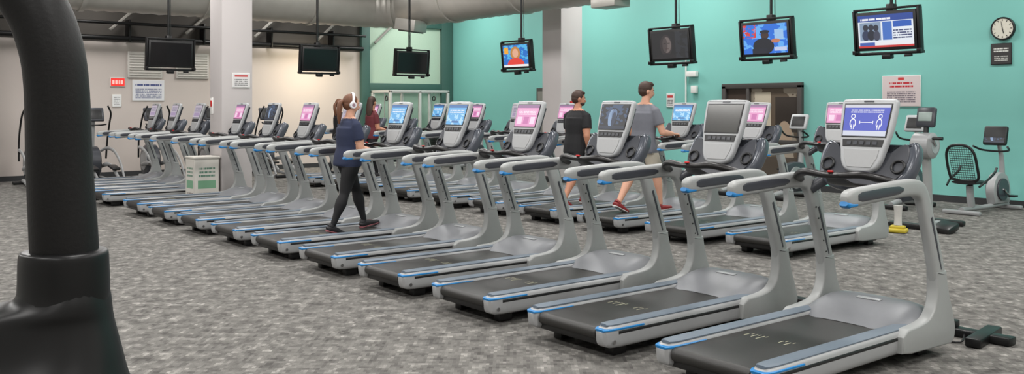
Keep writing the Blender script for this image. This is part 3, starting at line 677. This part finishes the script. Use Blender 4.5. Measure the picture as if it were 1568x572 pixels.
            d=d.normalized(); thumb=Vector((-s,0,0))
            if abs(d.z)>.6: thumb=Vector((0,1,0))
            thumb=(thumb-d*thumb.dot(d)).normalized(); pn=d.cross(thumb)
            want=Vector((-s,0,0)) if abs(d.z)>.6 else Vector((0,0,-1))
            if pn.dot(want)<0: pn=-pn
            u=H/1.7
            P.ssweep([tuple(A-d*.01)+(.021*u,.016*u),tuple(A+d*.03*u)+(.030*u,.015*u),tuple(A+d*.075*u)+(.040*u,.014*u),tuple(A+d*.095*u)+(.038*u,.011*u)],skin,side=tuple(thumb),n=12,k=2,p=2.5)
            for i,(l,off_) in enumerate(((.070,.029),(.078,.0095),(.072,-.0095),(.056,-.028))):
                p0=A+d*(.088 if i in(1,2) else .083)*u+thumb*off_*u
                pts=[p0]
                for j,fr in enumerate((.42,.32,.26)):
                    a=.45+.5*j; dd=d*math.cos(a)+pn*math.sin(a); pts.append(pts[-1]+dd*l*fr*u)
                P.sweep([tuple(z) for z in pts],[.0092*u,.0088*u,.0082*u,.0065*u],skin,side=tuple(thumb),n=8)
                P.ell(tuple(pts[-1]),(.0065*u,)*3,skin,n=8,m=6)
            p0=A+d*.03*u+thumb*.022*u; p1=p0+(d*.7+thumb*.7+pn*.2)*.034*u; p2=p1+(d*.9+thumb*.25+pn*.35)*.032*u; p3=p2+(d*.9+pn*.5)*.022*u
            P.sweep([tuple(z) for z in (p0,p1,p2,p3)],[.013*u,.0105*u,.0098*u,.007*u],skin,side=tuple(pn),n=8)
    eyew=M('eye_white',(230,228,222),.3); eyed=M('eye_dark',(40,28,22),.3); lip=M('lips',(160,92,84),.5)
    for s in (-1,1):
        P.ell((s*.018*hs,.049*hs,.042*hs),(.0075*hs,.005*hs,.004*hs),eyew,X=HM,n=10,m=6); P.ell((s*.018*hs,.053*hs,.042*hs),(.0032*hs,.002*hs,.0032*hs),eyed,X=HM,n=8,m=6)
        P.sweep([(s*.009*hs,.054*hs,.053*hs),(s*.018*hs,.0545*hs,.056*hs),(s*.028*hs,.047*hs,.053*hs)],[.0022*hs]*3,hairm,side=(0,0,1),n=6,X=HM)
    P.sweep([(-.013*hs,.050*hs,.0125*hs),(0,.0575*hs,.0135*hs),(.013*hs,.050*hs,.0125*hs)],[.002*hs,.0042*hs,.002*hs],lip,side=(0,0,1),n=8,X=HM)
    P.ell((0,-.0105*hs,.062*hs),(.0475*hs,.056*hs,.0555*hs),hairm,X=HM,n=24,m=14)
    P.ell((0,-.021*hs,.040*hs),(.043*hs,.043*hs,.044*hs),hairm,X=HM,n=20,m=12)
    if hair=='short':
        P.ell((0,.012*hs,.094*hs),(.036*hs,.040*hs,.022*hs),hairm,X=HM,n=20,m=10)
    if beard:
        P.ell((0,.026*hs,.004*hs),(.033*hs,.032*hs,.022*hs),hairm,X=HM,n=18,m=10)
    if hair=='pony':
        P.ell((0,-.060*hs,.055*hs),(.015*hs,.014*hs,.014*hs),hairm,X=HM)
        P.ssweep([(0,-.058*hs,.058*hs,.012*hs,.012*hs),(.004,-.082*hs,.040*hs,.019*hs,.017*hs),(.006,-.084*hs,-.01*hs,.022*hs,.018*hs),(.004,-.076*hs,-.06*hs,.019*hs,.015*hs),(.0,-.07*hs,-.11*hs,.007*hs,.006*hs)],hairm,X=HM,n=12)
    if hair=='long':
        P.ssweep([(0,-.035*hs,.07*hs,.042*hs,.03*hs),(0,-.05*hs,.0,.048*hs,.024*hs),(0,-.058*hs,-.06*hs,.05*hs,.02*hs),(0,-.062*hs,-.12*hs,.035*hs,.012*hs)],hairm,X=HM,n=16)
    if phones:
        wp=M('headphone_white',(225,225,228),.4); 
        pts=[(.052*hs*math.cos(a),.0,.036*hs+.088*hs*math.sin(a)) for a in [math.pi*i/14 for i in range(15)]]
        P.sweep(pts,[(.010*hs,.006*hs)]*15,wp,side=(0,1,0),n=8,X=HM)
        for s in (-1,1):
            P.sweep([(s*.042*hs,0,.036*hs),(s*.05*hs,0,.036*hs),(s*.066*hs,0,.036*hs)],[.024*hs,.027*hs,.022*hs],wp,side=(0,1,0),n=18,X=HM); P.sweep([(s*.064*hs,0,.036*hs),(s*.068*hs,0,.036*hs)],[.012*hs,.012*hs],M('headphone_grey',(150,120,130),.4),side=(0,1,0),n=14,X=HM)
    return P.obj(name,loc,rz,angle=60,recalc=False)

sk=M('skin',(205,155,130),.55,0,.05); sk2=M('skin_tan',(190,135,108),.55,0,.05)
navy=M('navy_cotton',(36,44,70),.85,0,.12); blk=M('black_fabric',(22,22,25),.8,0,.15); gry=M('grey_shirt',(110,112,120),.85,0,.08)
beigef=M('khaki_shorts',(196,188,172),.85); maroon=M('maroon_top',(96,36,42),.8)
auburn=M('auburn_hair',(104,66,44),.6,0,.3,scale=60); dbrown=M('dark_brown_hair',(62,42,32),.6,0,.3,scale=60)
sh_b=M('shoe_black',(30,28,32),.6); sol_p=M('sole_pink',(150,90,96),.6); sh_r=M('shoe_red',(130,34,36),.6); sol_w=M('sole_white',(200,198,195),.6)
Zt=.206
person('woman',(-5.92,1.0,Zt),0,1.57,(sk,navy,blk,auburn,sh_b,sol_p),[(24,8,10),(-15,8,-16)],[(12,4,66,10),(8,8,72,14)],lean=2,headyaw=-12,headpitch=-6,fem=True,hair='pony',phones=True,bw=1.15)
person('man',(-6.32,4.85,Zt),0,1.66,(sk2,blk,blk,dbrown,sh_r,sol_w),[(24,14,4),(-16,14,-24)],[(10,8,70,10),(-8,10,30,8)],lean=3,headyaw=-30,headpitch=-4,legstyle='shorts',beard=True,bw=1.08)
person('man',(-5.12,4.95,Zt),0,1.76,(sk,gry,beigef,dbrown,sh_r,sol_w),[(-18,16,-24),(22,12,4)],[(-6,10,60,8),(10,16,75,10)],lean=4,headyaw=-25,headpitch=-4,legstyle='shorts')
person('woman',(-12.32,5.0,Zt),0,1.6,(sk2,maroon,blk,dbrown,sh_b,sol_w),[(16,8,4),(-12,8,-10)],[(10,6,70,10),(8,8,72,12)],fem=True,hair='long',headyaw=20)
person('woman',(-13.55,4.95,Zt),0,1.55,(sk,blk,blk,auburn,sh_b,sol_w),[(-10,8,-8),(14,8,4)],[(10,6,70,10),(8,8,72,12)],fem=True,hair='pony',headyaw=10)

# ------------------------------------------------------------ lights
fix=M('lamp_housing',(220,220,220),.4)
def lamp(x,y,w=110,size=1.5,col=(1,.98,.955)):
    b=B(); b.rbox((0,0,.05),(size,size*.5,.06),fix,.01); o=b.obj('ceiling_light',(x,y,4.86))
    l=bpy.data.lights.new('lamp','AREA'); l.shape='RECTANGLE'; l.size=size; l.size_y=size*.5; l.energy=w; l.color=col
    lo=bpy.data.objects.new('tube_glow',l); scene.collection.objects.link(lo); lo.parent=o; lo.location=(0,0,0)
for x in (-16.8,-12.6,-9.2,-5.5,-1.6,2.4,6):
    for y in (-6.5,-2.6,1.2,5.2,9.6):
        lamp(x,y,104)
l=bpy.data.lights.new('wall_washer','AREA'); l.size=.6; l.energy=40; l.color=(1,.86,.62); lo=bpy.data.objects.new('wall_washer_lamp',l); scene.collection.objects.link(lo); lo.location=(-17.3,6.6,2.95); lo.rotation_euler=(0,math.radians(25),0)
w=bpy.data.worlds.new('world'); scene.world=w; w.use_nodes=True; w.node_tree.nodes['Background'].inputs[0].default_value=(.9,.95,1,1); w.node_tree.nodes['Background'].inputs[1].default_value=.3

# ------------------------------------------------------------ camera
cd=bpy.data.cameras.new('camera'); cam=bpy.data.objects.new('camera',cd); scene.collection.objects.link(cam)
cd.sensor_width=36; cd.lens=32.2; cd.shift_y=-.079; cd.clip_start=.05; cd.clip_end=100
cam.location=(3.278,-4.006,1.6); cam.rotation_euler=(math.radians(90),0,math.radians(51.3))
scene.camera=cam
